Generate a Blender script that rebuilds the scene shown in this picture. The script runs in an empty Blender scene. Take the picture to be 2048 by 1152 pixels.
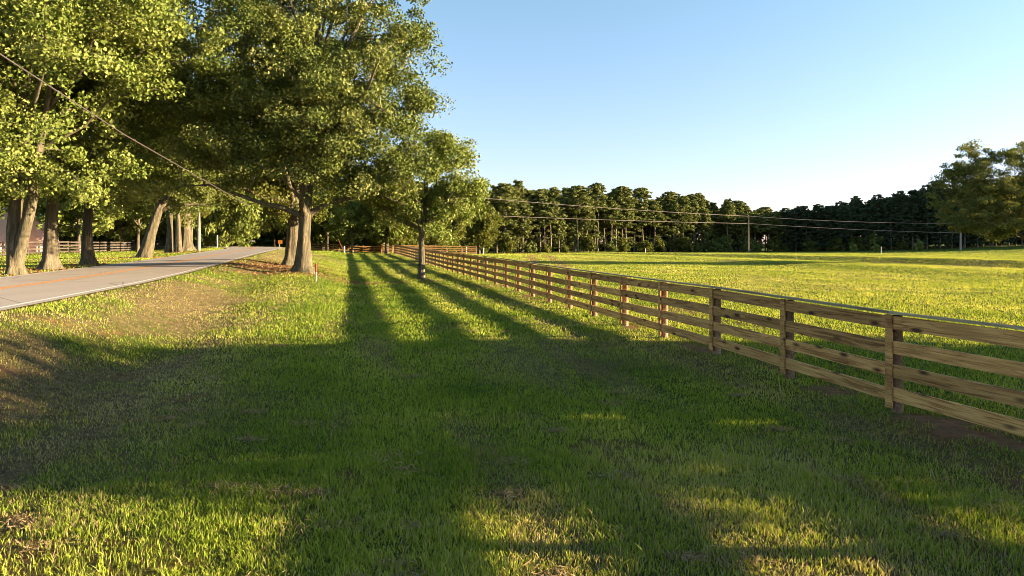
import bpy, math, random
import numpy as np
from mathutils import Vector
R = math.radians
scene = bpy.context.scene
COL = scene.collection

# ------------------------------------------------------------------ camera
cam_d = bpy.data.cameras.new("camera"); cam = bpy.data.objects.new("camera", cam_d); COL.objects.link(cam)
cam.location = (0, 0, 2.4); cam.rotation_euler = (R(90), 0, 0)
cam_d.sensor_width = 36; cam_d.lens = 24.0; cam_d.shift_y = -0.042
cam_d.clip_start = 0.1; cam_d.clip_end = 6000
scene.camera = cam
scene.render.resolution_x = 1024; scene.render.resolution_y = 576

# ------------------------------------------------------------------ world, sun, exposure
SUN_EL, SUN_T = 9.8, math.tan(R(9.8))
SUN_DIR = Vector((1.0, -0.05, SUN_T)).normalized()          # towards the sun
w = bpy.data.worlds.new("World"); scene.world = w; w.use_nodes = True
wn = w.node_tree.nodes; wl = w.node_tree.links
sky = wn.new('ShaderNodeTexSky'); sky.sky_type = 'NISHITA'; sky.sun_disc = False
sky.sun_elevation = R(SUN_EL); sky.sun_rotation = R(92.9)
sky.altitude = 200; sky.air_density = 1.0; sky.dust_density = 0.4; sky.ozone_density = 3.0
bg = wn['Background']; bg.inputs[1].default_value = 0.071
geo = wn.new('ShaderNodeTexCoord'); sx = wn.new('ShaderNodeSeparateXYZ'); wl.new(geo.outputs['Generated'], sx.inputs[0])
rp = wn.new('ShaderNodeValToRGB'); rp.color_ramp.elements[0].position = 0.0; rp.color_ramp.elements[0].color = (1.02, .80, .95, 1)
rp.color_ramp.elements[1].position = .35; rp.color_ramp.elements[1].color = (.93, .98, .90, 1); wl.new(sx.outputs[2], rp.inputs[0])
hs_ = wn.new('ShaderNodeHueSaturation'); hs_.inputs['Saturation'].default_value = .86; wl.new(sky.outputs[0], hs_.inputs['Color'])
vm = wn.new('ShaderNodeVectorMath'); vm.operation = 'MULTIPLY'; wl.new(hs_.outputs[0], vm.inputs[0]); wl.new(rp.outputs[0], vm.inputs[1])
wl.new(vm.outputs[0], bg.inputs[0])
sd = bpy.data.lights.new("sun", 'SUN'); sun = bpy.data.objects.new("sun", sd); COL.objects.link(sun)
sd.energy = 5.0; sd.angle = R(0.5); sd.color = (1.0, 0.79, 0.50)
sun.rotation_euler = SUN_DIR.to_track_quat('Z', 'Y').to_euler()
vs = scene.view_settings
vs.view_transform = 'Standard'; vs.look = 'None'; vs.exposure = 2.48; vs.gamma = 1.0; vs.use_curve_mapping = False
scene.cycles.filter_width = 0.9; scene.cycles.max_bounces = 6; scene.cycles.diffuse_bounces = 2; scene.cycles.transmission_bounces = 3
scene.cycles.transparent_max_bounces = 4

# ------------------------------------------------------------------ noise
_rs = np.random.RandomState(7); _tab = _rs.rand(256, 256)
def vnoise(x, y, s=1.0, o=0):
    x = np.asarray(x, float) / s + o * 17.3; y = np.asarray(y, float) / s + o * 9.7
    xi = np.floor(x).astype(int); yi = np.floor(y).astype(int); fx = x - xi; fy = y - yi
    fx = fx * fx * (3 - 2 * fx); fy = fy * fy * (3 - 2 * fy)
    a = _tab[xi & 255, yi & 255]; b = _tab[(xi + 1) & 255, yi & 255]
    c = _tab[xi & 255, (yi + 1) & 255]; d = _tab[(xi + 1) & 255, (yi + 1) & 255]
    return (a * (1 - fx) + b * fx) * (1 - fy) + (c * (1 - fx) + d * fx) * fy
def fbm(x, y, s, o=0, n=3):
    t = 0; a = .5; tot = 0
    for i in range(n):
        t = t + a * vnoise(x, y, s / 2 ** i, o + i * 3.1); tot += a; a *= .55
    return t / tot
def sst(a, b, x):
    t = np.clip((np.asarray(x, float) - a) / (b - a), 0, 1); return t * t * (3 - 2 * t)

# ------------------------------------------------------------------ terrain
SL, CN = 0.244, 0.9715
FU = 7.67                                  # fence line offset
def uf(X, Y): return (X + SL * Y) * CN
def bend(Y): return 0.012 * np.clip(np.asarray(Y, float) - 80, 0, 110) ** 2
def ur(X, Y): return (X + SL * Y + bend(Y)) * CN
def e_right(Y): return np.interp(Y, [-40, 15, 25, 32, 44, 57, 75, 94, 120, 200, 400], [1, 1, 1.02, 1.11, 1.36, 1.65, 1.93, 2.13, 2.2, 2.1, 2.0])
def e_left(Y): return np.interp(Y, [-40, 20, 30, 45, 61, 75, 94, 120, 200, 400], [1.02, 1.02, 1.05, 1.22, 1.52, 1.8, 2.05, 2.16, 2.1, 2.0])
def road_h(u, Y):
    t = np.clip((u + 14.2) / 7.0, 0, 1); return e_left(Y) * (1 - t) + e_right(Y) * t
def height(X, Y):
    X = np.asarray(X, float); Y = np.asarray(Y, float)
    U = uf(X, Y); V = ur(X, Y)
    P = np.interp(Y, [-40, 10, 28, 40, 70, 103, 115, 150, 220, 400], [0, 0, .22, .33, .6, .95, 1.0, .9, .7, .6])
    bump = np.interp(Y, [-40, 14, 28, 37, 47, 70, 100, 140], [0, 0, .30, .62, .68, .72, .5, .4])
    lawn = P + bump * sst(1.2, -3.0, U)
    fld = np.interp(Y, [-40, 10, 30, 70, 103, 150, 200, 400, 2000], [0, 0, .2, .42, .45, .38, .32, .3, .3])
    k = sst(7, 45, U); far = sst(120, 150, Y)
    g = lawn * (1 - k) + fld * k
    g = g * (1 - far * sst(-10, 10, U)) + fld * far * sst(-10, 10, U)
    # low terrace banks that cross the field
    sc = np.interp(Y, [20, 60, 110, 185, 215], [.35, .8, .55, .28, 0])
    for uc, am in ((60, .85), (46, .32)):
        q = U - uc + 1.5 * np.sin(Y * .035)
        g = g + am * sc * np.where(q < 0, sst(-5.5, 0, q), 1 - sst(0, 16, q)) * sst(15, 45, Y)
    g = g + 2.2 * sst(85, 170, X) * sst(60, 190, Y) + 1.2 * sst(120, 220, X)
    # bank up to the road
    b = sst(-3.2, -7.0, V)
    er = road_h(V, Y) - .03
    hh = g * (1 - b) + er * b - .16 * np.exp(-((V + 4.6) / 1.1) ** 2) * np.interp(Y, [30, 45], [.9, .5])
    # beyond the road
    ll = np.interp(Y, [-40, 25, 42, 57, 70, 95, 120, 200], [.95, .98, 1.08, 1.3, 1.45, 1.5, 1.6, 1.8])
    l = sst(-14.6, -21, V)
    hh = np.where(V < -14.0, (road_h(V, Y) - .03) * (1 - l) + ll * l, hh)
    onroad = (V < -7.05) & (V > -14.45)
    hh = np.where(onroad, road_h(V, Y) - .07, hh)
    n = (fbm(X, Y, 3.2, 1) - .5) * .07 + (fbm(X, Y, 14, 2) - .5) * .14
    return hh + np.where(onroad, 0, n * sst(0, .8, np.where(V > -10, V + 7.2, -14.3 - V)))
def H1(x, y): return float(height(np.array([x]), np.array([y]))[0])

def dry_of(X, Y):
    U = uf(X, Y); V = ur(X, Y)
    n = fbm(X, Y, 2.4, 5); n2 = fbm(X, Y, 9, 6); n3 = fbm(U * 1.6, Y * .28, 1.6, 8)
    d = 1.35 * np.exp(-((V + 5.0) / 2.4) ** 2) * (.15 + 1.0 * sst(.25, .75, n) + .35 * (vnoise(X, Y, .6, 61) - .5))
    d = d + .38 * np.exp(-((U - 5.6) / 2.2) ** 2) * sst(.35, .7, n) + .5 * sst(.55, .76, n3) * sst(8.5, 6, U) * sst(34, 16, Y) + .35 * sst(.6, .8, n2)
    d = d + np.where(V < -14, .35 * sst(.4, .7, n), 0)
    return np.clip(d, 0, 1)
SPOTS = [(-11.8, 37.8, 2.2), (-15.6, 46.5, 2.6), (-4.6, 38.6, .6), (-22.9, 31.5, 1.8), (-24.5, 36, 1.8), (-26, 42, 1.9), (-30.8, 57, 2.2), (-34.8, 70, 2.6), (-15.2, 41.5, 2.2), (-8.4, 36.2, 1.1), (-6.7, 37.2, 1.1)]
def soil_of(X, Y):
    U = uf(X, Y); s = np.zeros_like(X)
    n = fbm(X, Y, .9, 11); n2 = fbm(X, Y, 3.5, 12)
    s = s + .95 * np.exp(-((U - FU) / .55) ** 2) * sst(.50, .75, n) + .7 * np.exp(-((U - FU - 3.6) / 1.3) ** 2) * sst(.5, .72, n2) * sst(75, 20, Y)
    for a, b, r in SPOTS:
        s = s + .95 * np.exp(-(((X - a) ** 2 + (Y - b) ** 2) / (r * r))) * (.5 + .8 * n)
    # red track across the far field
    for q in (0, 2.6):
        s = s + .9 * np.exp(-((X - (2.0 + q + (Y - 60) * .022)) / .9) ** 2) * sst(52, 62, Y) * sst(150, 120, Y) * (.5 + .7 * n2)
    s = s + .8 * sst(.70, .80, fbm(X, Y, 1.3, 14)) * sst(30, 10, Y) * .8
    return np.clip(s, 0, 1)

# ------------------------------------------------------------------ material helpers
def mat(name):
    m = bpy.data.materials.new(name); m.use_nodes = True
    n = m.node_tree.nodes; l = m.node_tree.links
    b = n['Principled BSDF']; b.inputs['Roughness'].default_value = .8
    b.inputs['Specular IOR Level'].default_value = .25
    return m, n, l, b
def N(n, t, **k):
    o = n.new(t)
    for a, v in k.items(): setattr(o, a, v)
    return o
def noise(n, l, vec, scale, detail=4, rough=.55, dist=0):
    t = N(n, 'ShaderNodeTexNoise'); t.inputs['Scale'].default_value = scale; t.inputs['Detail'].default_value = detail
    t.inputs['Roughness'].default_value = rough; t.inputs['Distortion'].default_value = dist
    if vec is not None: l.new(vec, t.inputs['Vector'])
    return t.outputs['Fac']
def ramp(n, l, fac, stops):
    r = N(n, 'ShaderNodeValToRGB'); e = r.color_ramp.elements
    e[0].position, e[0].color = stops[0][0], (*stops[0][1], 1); e[1].position, e[1].color = stops[1][0], (*stops[1][1], 1)
    for p, c in stops[2:]:
        k = e.new(p); k.color = (*c, 1)
    l.new(fac, r.inputs[0]); return r.outputs[0]
def mixc(n, l, fac, a, b, blend='MIX'):
    m = N(n, 'ShaderNodeMix', data_type='RGBA', blend_type=blend)
    for s, v in ((0, fac), (6, a), (7, b)):
        if hasattr(v, 'is_linked') or isinstance(v, bpy.types.NodeSocket): l.new(v, m.inputs[s])
        elif s == 0: m.inputs[0].default_value = v
        else: m.inputs[s].default_value = (*v, 1)
    return m.outputs[2]
def mth(n, l, op, a, b=None, clamp=False):
    m = N(n, 'ShaderNodeMath', operation=op, use_clamp=clamp)
    for i, v in enumerate((a, b)):
        if v is None: continue
        if isinstance(v, bpy.types.NodeSocket): l.new(v, m.inputs[i])
        else: m.inputs[i].default_value = v
    return m.outputs[0]
def attr(n, name):
    a = N(n, 'ShaderNodeAttribute', attribute_name=name); return a.outputs['Fac']
def bump(n, l, b, h, strength=.5, dist=.02):
    k = N(n, 'ShaderNodeBump'); k.inputs['Strength'].default_value = strength; k.inputs['Distance'].default_value = dist
    l.new(h, k.inputs['Height']); l.new(k.outputs[0], b.inputs['Normal'])
def pos(n): return N(n, 'ShaderNodeNewGeometry').outputs['Position']
def objc(n): return N(n, 'ShaderNodeTexCoord').outputs['Object']
def scaled(n, l, v, s):
    m = N(n, 'ShaderNodeMapping'); m.inputs['Scale'].default_value = s; l.new(v, m.inputs['Vector']); return m.outputs[0]

# ground
MG, n, l, b = mat('turf_soil'); p = pos(n)
gm = noise(n, l, p, 9, 6, .8)
g1 = ramp(n, l, noise(n, l, p, 1.3, 6, .65), [(.3, (.030, .052, .008)), (.5, (.085, .120, .016)), (.72, (.170, .180, .035))])
d1 = ramp(n, l, noise(n, l, p, 5, 6, .7), [(.3, (.09, .060, .034)), (.7, (.30, .205, .115))])
s1 = ramp(n, l, noise(n, l, p, 3, 6, .7), [(.3, (.16, .070, .030)), (.7, (.36, .19, .095))])
nb = noise(n, l, p, 7, 5, .7)
c = mixc(n, l, mth(n, l, 'MULTIPLY', attr(n, 'dry'), mth(n, l, 'ADD', nb, .35), True), g1, d1)
c = mixc(n, l, mth(n, l, 'MULTIPLY', attr(n, 'soil'), mth(n, l, 'ADD', nb, .5), True), c, s1)
c = mixc(n, l, mth(n, l, 'MULTIPLY', mth(n, l, 'SUBTRACT', gm, .5, True), 4.0, True), c, (.055, .055, .02))
l.new(c, b.inputs['Base Color']); b.inputs['Roughness'].default_value = .95; b.inputs['Specular IOR Level'].default_value = .05
bump(n, l, b, noise(n, l, p, 22, 6, .75), 1.0, .12)

# grass blades
def leafmat(name, c0, c1, c2, trans=.3, tcol=None, scale=.35):
    m = bpy.data.materials.new(name); m.use_nodes = True; n = m.node_tree.nodes; l = m.node_tree.links
    n.remove(n['Principled BSDF']); out = n['Material Output']
    base = ramp(n, l, attr(n, 'tint'), [(0, c0), (.5, c1), (1, c2)])
    d = N(n, 'ShaderNodeBsdfDiffuse'); t = N(n, 'ShaderNodeBsdfTranslucent'); g = N(n, 'ShaderNodeBsdfGlossy')
    g.inputs['Roughness'].default_value = .45; g.inputs['Color'].default_value = (1, 1, 1, 1)
    mx = N(n, 'ShaderNodeMixShader'); mx.inputs[0].default_value = trans
    mg = N(n, 'ShaderNodeMixShader'); mg.inputs[0].default_value = .006
    return m, n, l, base, d, t, g, mx, mg, out
def leaf_finish(m, n, l, base, d, t, g, mx, mg, out, tc=(1.25, 1.2, .55)):
    l.new(base, d.inputs[0]); l.new(mixc(n, l, 1.0, base, tc, 'MULTIPLY'), t.inputs[0])
    l.new(d.outputs[0], mx.inputs[1]); l.new(t.outputs[0], mx.inputs[2])
    l.new(mx.outputs[0], mg.inputs[1]); l.new(g.outputs[0], mg.inputs[2]); l.new(mg.outputs[0], out.inputs[0])
    return m
a = leafmat('grass_blade', (.090, .165, .012), (.255, .305, .034), (.520, .475, .115), .32)
n_, l_ = a[1], a[2]
dryc = ramp(n_, l_, attr(n_, 'tint'), [(0, (.17, .11, .060)), (.5, (.36, .26, .14)), (1, (.56, .44, .25))])
MB = leaf_finish(a[0], a[1], a[2], mixc(n_, l_, attr(n_, 'dry'), a[3], dryc), *a[4:])

def foliage(name, c0, c1, c2, trans=.25, tc=(1.25, 1.2, .55)):
    return leaf_finish(*leafmat(name, c0, c1, c2, trans), tc=tc)
ML_OAK = foliage('oak_leaves', (.048, .072, .014), (.115, .142, .034), (.215, .212, .070), .18)
ML_LIGHT = foliage('bright_leaves', (.075, .110, .018), (.160, .195, .040), (.260, .272, .085), .2)
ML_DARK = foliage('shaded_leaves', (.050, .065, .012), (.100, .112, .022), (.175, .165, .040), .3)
ML_PECAN = foliage('pecan_leaves', (.060, .080, .020), (.135, .150, .042), (.265, .230, .065), .22)
ML_PINE = foliage('pine_needles', (.060, .078, .022), (.150, .165, .045), (.270, .265, .085), .15, (1.1, 1.1, .7))
ML_PINE2 = foliage('shade_tinted_pine_needles', (.030, .048, .028), (.062, .085, .042), (.105, .125, .058), .15, (1.1, 1.1, .8))  # pine needles darkened and blued: shade of right slope and deep wood in the colour

def bark(name, c0, c1, c2):
    m, n, l, b = mat(name); o = objc(n)
    f = noise(n, l, scaled(n, l, o, (7, 7, 1.1)), 1.0, 7, .7, .6)
    col = ramp(n, l, f, [(.32, c0), (.52, c1), (.68, c2)])
    mo = noise(n, l, o, .9, 4, .6)
    col = mixc(n, l, mth(n, l, 'MULTIPLY', mo, .45), col, (.12, .13, .07))
    l.new(col, b.inputs['Base Color']); b.inputs['Roughness'].default_value = .95
    bump(n, l, b, f, 1.0, .09); return m
M_BARK = bark('oak_bark', (.022, .016, .010), (.10, .072, .045), (.25, .185, .12))
M_BARKD = bark('dark_bark', (.035, .025, .018), (.11, .08, .055), (.22, .17, .12))
M_BARKP = bark('pine_bark', (.07, .045, .032), (.19, .135, .10), (.34, .27, .21))

def wood(name, cols, knots=True, red=0.0):
    m, n, l, b = mat(name); o = objc(n)
    oi = N(n, 'ShaderNodeObjectInfo').outputs['Random']
    off = N(n, 'ShaderNodeCombineXYZ')
    for i in range(3): l.new(mth(n, l, 'MULTIPLY', oi, 31.0 + 13 * i), off.inputs[i])
    va = N(n, 'ShaderNodeVectorMath', operation='ADD'); l.new(o, va.inputs[0]); l.new(off.outputs[0], va.inputs[1]); v = va.outputs[0]
    f = noise(n, l, scaled(n, l, v, (.7, 14, 14)), 1.6, 6, .65, .9)
    col = ramp(n, l, f, [(.36, cols[0]), (.48, cols[1]), (.62, cols[2])])
    big = noise(n, l, scaled(n, l, v, (.8, 4, 4)), 1.0, 3, .5)
    col = mixc(n, l, mth(n, l, 'MULTIPLY', mth(n, l, 'SUBTRACT', big, .5, True), 2.2, True), col, cols[3])
    if knots:
        vo = N(n, 'ShaderNodeTexVoronoi'); vo.inputs['Scale'].default_value = 1.0; l.new(scaled(n, l, v, (1.7, 5, 5)), vo.inputs['Vector'])
        k = mth(n, l, 'SUBTRACT', 1.0, mth(n, l, 'MULTIPLY', vo.outputs['Distance'], 4.2), True)
        k = mth(n, l, 'MULTIPLY', k, 1.8, True)
        col = mixc(n, l, k, col, (.060, .028, .012))
        st = noise(n, l, scaled(n, l, v, (.55, 3.2, 3.2)), 1.3, 5, .7, 1.4)
        st = mth(n, l, 'MULTIPLY', mth(n, l, 'SUBTRACT', st, .57, True), 11, True)
        col = mixc(n, l, mth(n, l, 'MULTIPLY', st, .75), col, (.17, .062, .022))
    br = mth(n, l, 'ADD', mth(n, l, 'MULTIPLY', oi, .5), .75)
    cb = N(n, 'ShaderNodeCombineXYZ')
    for i in range(3): l.new(br, cb.inputs[i])
    mm = N(n, 'ShaderNodeVectorMath', operation='MULTIPLY'); l.new(col, mm.inputs[0]); l.new(cb.outputs[0], mm.inputs[1])
    l.new(mm.outputs[0], b.inputs['Base Color']); b.inputs['Roughness'].default_value = .8
    bump(n, l, b, f, .35, .01); return m
M_WOOD = wood('pressure_treated_pine', ((.16, .072, .020), (.36, .195, .062), (.50, .295, .10), (.24, .135, .042)))
M_CAP = wood('weathered_cap_board', ((.16, .125, .065), (.25, .20, .11), (.33, .27, .155), (.20, .17, .09)), False)
M_POST = wood('round_post_wood', ((.11, .062, .030), (.20, .12, .062), (.27, .175, .10), (.15, .11, .06)), False)
M_DKW = wood('dark_stained_wood', ((.035, .026, .020), (.070, .052, .040), (.11, .085, .065), (.05, .04, .035)), False)
M_POLE = wood('utility_pole_wood', ((.14, .10, .075), (.25, .19, .15), (.36, .28, .22), (.22, .18, .15)), False)

def plain(name, c, rough=.6, var=.12, metal=0):
    m, n, l, b = mat(name)
    f = noise(n, l, objc(n), 6, 5, .6)
    col = ramp(n, l, f, [(.3, tuple(x * (1 - var) for x in c)), (.7, tuple(min(1, x * (1 + var)) for x in c))])
    l.new(col, b.inputs['Base Color']); b.inputs['Roughness'].default_value = rough; b.inputs['Metallic'].default_value = metal
    return m
M_WIRE = plain('wire_sheath', (.07, .055, .05), .6)
M_WIRE2 = plain('weathered_wire', (.30, .23, .21), .6)
M_WHITE = plain('white_paint', (.75, .72, .68), .5)
M_ORANGE = plain('orange_sign_paint', (.85, .30, .04), .5, .05)
M_RED = plain('rusty_red_paint', (.17, .05, .025), .7, .3)
M_BLACK = plain('black_band', (.03, .035, .045), .6)
M_STEEL = plain('galvanised_steel', (.42, .43, .44), .45, .1, .6)
M_CERAMIC = plain('insulator_ceramic', (.45, .42, .40), .3)

# asphalt
M_ROAD, n, l, b = mat('asphalt'); p = pos(n)
f1 = noise(n, l, p, 60, 5, .8); f2 = noise(n, l, p, .5, 5, .6)
col = ramp(n, l, f1, [(.25, (.30, .25, .20)), (.75, (.52, .43, .35))])
col = mixc(n, l, mth(n, l, 'MULTIPLY', f2, .55), col, (.38, .31, .25))
vc = N(n, 'ShaderNodeTexVoronoi', feature='DISTANCE_TO_EDGE'); vc.inputs['Scale'].default_value = .35
l.new(scaled(n, l, p, (1, .5, 1)), vc.inputs['Vector'])
ck = mth(n, l, 'LESS_THAN', vc.outputs['Distance'], .006)
wv = noise(n, l, scaled(n, l, p, (1.1, .03, 1)), .9, 3, .5)
col = mixc(n, l, mth(n, l, 'MULTIPLY', wv, .5), col, (.27, .22, .18))
pt = noise(n, l, p, .16, 2, .4, 1.0)
col = mixc(n, l, mth(n, l, 'MULTIPLY', mth(n, l, 'GREATER_THAN', pt, .60), .35), col, (.20, .165, .14))
col = mixc(n, l, mth(n, l, 'MULTIPLY', ck, .45), col, (.05, .045, .04))
l.new(col, b.inputs['Base Color']); b.inputs['Roughness'].default_value = .85
bump(n, l, b, f1, .6, .012)
def paintmat(name, c):
    m, n, l, b = mat(name); p = pos(n)
    f = noise(n, l, p, 25, 5, .7)
    l.new(ramp(n, l, f, [(.36, tuple(x * .45 + .06 for x in c)), (.5, c)]), b.inputs['Base Color']); return m
M_YEL = paintmat('worn_yellow_line', (.70, .27, .04)); M_WLINE = paintmat('worn_white_line', (.72, .68, .62))

# house siding
M_SIDE, n, l, b = mat('painted_brick_wall'); o = objc(n)
br = N(n, 'ShaderNodeTexBrick'); br.inputs['Scale'].default_value = 3.4
br.inputs['Color1'].default_value = (.62, .30, .22, 1); br.inputs['Color2'].default_value = (.76, .44, .35, 1); br.inputs['Mortar'].default_value = (.72, .62, .52, 1)
vv = N(n, 'ShaderNodeSeparateXYZ'); l.new(o, vv.inputs[0]); cc = N(n, 'ShaderNodeCombineXYZ')
l.new(mth(n, l, 'ADD', vv.outputs[0], vv.outputs[1]), cc.inputs[0]); l.new(vv.outputs[2], cc.inputs[1]); l.new(cc.outputs[0], br.inputs['Vector'])
col = mixc(n, l, mth(n, l, 'MULTIPLY', noise(n, l, o, 1.2, 5, .7), .2), br.outputs['Color'], (.86, .72, .62))
l.new(col, b.inputs['Base Color'])
M_ROOF = plain('grey_shingles', (.14, .12, .11), .9, .35)
M_GLASS, n, l, b = mat('window_glass'); b.inputs['Base Color'].default_value = (.03, .04, .05, 1); b.inputs['Roughness'].default_value = .08

# ------------------------------------------------------------------ object helpers
def tag(o, label=None, cat=None, group=None, kind=None):
    for k, v in (('label', label), ('category', cat), ('group', group), ('kind', kind)):
        if v: o[k] = v
    return o
def empty(name, loc, label, cat, group=None, rz=0):
    o = bpy.data.objects.new(name, None); COL.objects.link(o); o.location = loc; o.rotation_euler = (0, 0, rz)
    o.empty_display_size = .3
    return tag(o, label, cat, group)
def link(name, me, parent=None, loc=None):
    o = bpy.data.objects.new(name, me); COL.objects.link(o)
    if parent: o.parent = parent
    if loc is not None: o.location = loc
    return o
def npmesh(name, V, loops, starts, material, attrs=None, smooth=False):
    me = bpy.data.meshes.new(name)
    V = np.asarray(V, np.float32); loops = np.asarray(loops, np.int32); starts = np.asarray(starts, np.int32)
    me.vertices.add(len(V)); me.vertices.foreach_set('co', V.ravel())
    me.loops.add(len(loops)); me.loops.foreach_set('vertex_index', loops)
    me.polygons.add(len(starts)); me.polygons.foreach_set('loop_start', starts)
    me.update(calc_edges=True)
    if attrs:
        for k, a in attrs.items():
            at = me.attributes.new(k, 'FLOAT', 'POINT'); at.data.foreach_set('value', np.asarray(a, np.float32))
    if smooth: me.polygons.foreach_set('use_smooth', np.ones(len(starts), bool))
    me.materials.append(material); return me
class MBld:
    def __init__(s): s.v = []; s.f = []
    def box(s, c, size, rot=None):
        cx, cy, cz = c; a, b_, h = [q / 2 for q in size]; i = len(s.v)
        for dx, dy, dz in ((-1,-1,-1),(1,-1,-1),(1,1,-1),(-1,1,-1),(-1,-1,1),(1,-1,1),(1,1,1),(-1,1,1)):
            p = Vector((dx*a, dy*b_, dz*h))
            if rot is not None: p = rot @ p
            s.v.append((p.x+cx, p.y+cy, p.z+cz))
        for f in ((0,3,2,1),(4,5,6,7),(0,1,5,4),(1,2,6,5),(2,3,7,6),(3,0,4,7)): s.f.append(tuple(i+k for k in f))
        return s
    def tube(s, pts, rad, sides=8, cap=True, lobes=None):
        pts = [Vector(p) for p in pts]; base = len(s.v); ref = Vector((0, 1, 0)) if abs((pts[-1]-pts[0]).normalized().y) < .9 else Vector((1, 0, 0))
        for k, p in enumerate(pts):
            d = (pts[min(k+1, len(pts)-1)] - pts[max(k-1, 0)]).normalized()
            a = d.cross(ref).normalized(); b_ = d.cross(a).normalized()
            for j in range(sides):
                t = 2*math.pi*j/sides; r = rad[k]
                if lobes: r *= lobes(k, t)
                q = p + a*(r*math.cos(t)) + b_*(r*math.sin(t)); s.v.append(tuple(q))
        for k in range(len(pts)-1):
            for j in range(sides):
                j2 = (j+1) % sides; o = base + k*sides
                s.f.append((o+j, o+j2, o+sides+j2, o+sides+j))
        if cap:
            s.f.append(tuple(base + j for j in range(sides))); s.f.append(tuple(base + (len(pts)-1)*sides + j for j in reversed(range(sides))))
        return s
    def mesh(s, name, m, smooth=False):
        me = bpy.data.meshes.new(name); me.from_pydata(s.v, [], s.f); me.update(); me.materials.append(m)
        if smooth: me.polygons.foreach_set('use_smooth', [True]*len(me.polygons))
        return me
    def build(s, name, m, parent=None, smooth=False, loc=None): return link(name, s.mesh(name, m, smooth), parent, loc)

# ------------------------------------------------------------------ ground sheet
xs = np.unique(np.concatenate([np.arange(-75, 70, .5), np.arange(-30, 15, .25), np.arange(70, 200, 3), np.arange(-200, -75, 4), np.array([-2500, -1500, -900, -600, -400, -300, -250, 230, 280, 350, 500, 800, 1400, 2500.])]))
ys = np.unique(np.concatenate([np.arange(-30, 130, .5), np.arange(2, 50, .25), np.arange(130, 260, 3), np.array([-1500, -600, -300, -150, -80, -50, -40, 280, 320, 400, 600, 1000, 1800, 3000.])]))
GX, GY = np.meshgrid(xs, ys); fx, fy = GX.ravel(), GY.ravel()
gz = height(fx, fy)
nx, ny = len(xs), len(ys)
I = np.arange(nx * ny).reshape(ny, nx)
q = np.stack([I[:-1, :-1], I[:-1, 1:], I[1:, 1:], I[1:, :-1]], -1).reshape(-1, 4)
me = npmesh('ground', np.stack([fx, fy, gz], 1), q.ravel(), np.arange(len(q)) * 4, MG, {'dry': dry_of(fx, fy), 'soil': soil_of(fx, fy)}, True)
tag(link('ground', me), kind='structure')

# ------------------------------------------------------------------ road and markings
def strip(name, u0, u1, dz, m, y0=-30, y1=165, step=1.0, nseg=1, gap=None):
    Y = np.arange(y0, y1, step); V = []; F = []
    for k, y in enumerate(Y):
        for j in range(nseg + 1):
            u = u0 + (u1 - u0) * j / nseg; x = u / CN - SL * y - float(bend(y))
            V.append((x, y, float(road_h(u, y)) + dz))
    W = nseg + 1
    for k in range(len(Y) - 1):
        for j in range(nseg): F.append((k*W+j, k*W+j+1, (k+1)*W+j+1, (k+1)*W+j))
    me = bpy.data.meshes.new(name); me.from_pydata(V, [], F); me.update(); me.materials.append(m)
    return tag(link(name, me), kind='structure')
strip('road', -14.2, -7.15, 0.0, M_ROAD, nseg=4)
strip('road_marking', -7.52, -7.40, .006, M_WLINE); strip('road_marking', -13.98, -13.86, .006, M_WLINE)
strip('road_marking', -10.88, -10.74, .006, M_YEL); strip('road_marking', -10.62, -10.48, .006, M_YEL)

# ------------------------------------------------------------------ grass
rs = np.random.RandomState(3)
def sample_polar(n, r0, r1, power, a0=-50, a1=50):
    t = rs.rand(n)
    r = r0 * (r1 / r0) ** t if power else np.sqrt(r0**2 + t * (r1**2 - r0**2))
    a = np.radians(a0 + (a1 - a0) * rs.rand(n)); return r * np.sin(a), r * np.cos(a), r
x1, y1, r1 = sample_polar(260000, 3.6, 8, False, -56, 56)
x2, y2, r2 = sample_polar(950000, 8, 215, True)
X = np.concatenate([x1, x2]); Y = np.concatenate([y1, y2]); rr = np.concatenate([r1, r2])
Vv = ur(X, Y); so = soil_of(X, Y); dr = dry_of(X, Y)
keep = ~((Vv < -7.12 + .22 * (fbm(X, Y, 1.1, 51) - .5)) & (Vv > -14.3)) & (rs.rand(len(X)) > so * 1.05) & (rs.rand(len(X)) > .30 * dr)
X, Y, rr, dr = X[keep], Y[keep], rr[keep], dr[keep]; n_b = len(X)
hn = fbm(X, Y, .35, 21, 2); hm = fbm(X, Y, 2.5, 22)
sc = np.maximum(1, rr / 8)
Hh = (.024 + .058 * rs.rand(n_b) ** 1.6) * (.30 + .8 * hn + .7 * vnoise(X, Y, .13, 41)) * (.7 + .6 * hm) * (1 - .35 * dr) * np.minimum(sc, 14) ** .08
tall = rs.rand(n_b) < .012; Hh = np.where(tall, Hh * 1.7, Hh)
Wd = (.0055 + .0055 * rs.rand(n_b)) * sc ** .82
Z = height(X, Y) - .008
yaw = rs.rand(n_b) * 2 * np.pi; ln = rs.rand(n_b) * .9 * Hh; la = rs.rand(n_b) * 2 * np.pi
ca, sa = np.cos(yaw) * Wd / 2, np.sin(yaw) * Wd / 2
dx, dy = np.cos(la) * ln, np.sin(la) * ln
Pn = np.empty((n_b, 5, 3), np.float32)
Pn[:, 0] = np.stack([X - ca, Y - sa, Z], 1); Pn[:, 1] = np.stack([X + ca, Y + sa, Z], 1)
mx_, my_, mz_ = X + dx * .35, Y + dy * .35, Z + Hh * .6
Pn[:, 2] = np.stack([mx_ + ca * .8, my_ + sa * .8, mz_], 1); Pn[:, 3] = np.stack([mx_ - ca * .8, my_ - sa * .8, mz_], 1)
Pn[:, 4] = np.stack([X + dx, Y + dy, Z + Hh], 1)
b0 = np.arange(n_b) * 5
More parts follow.
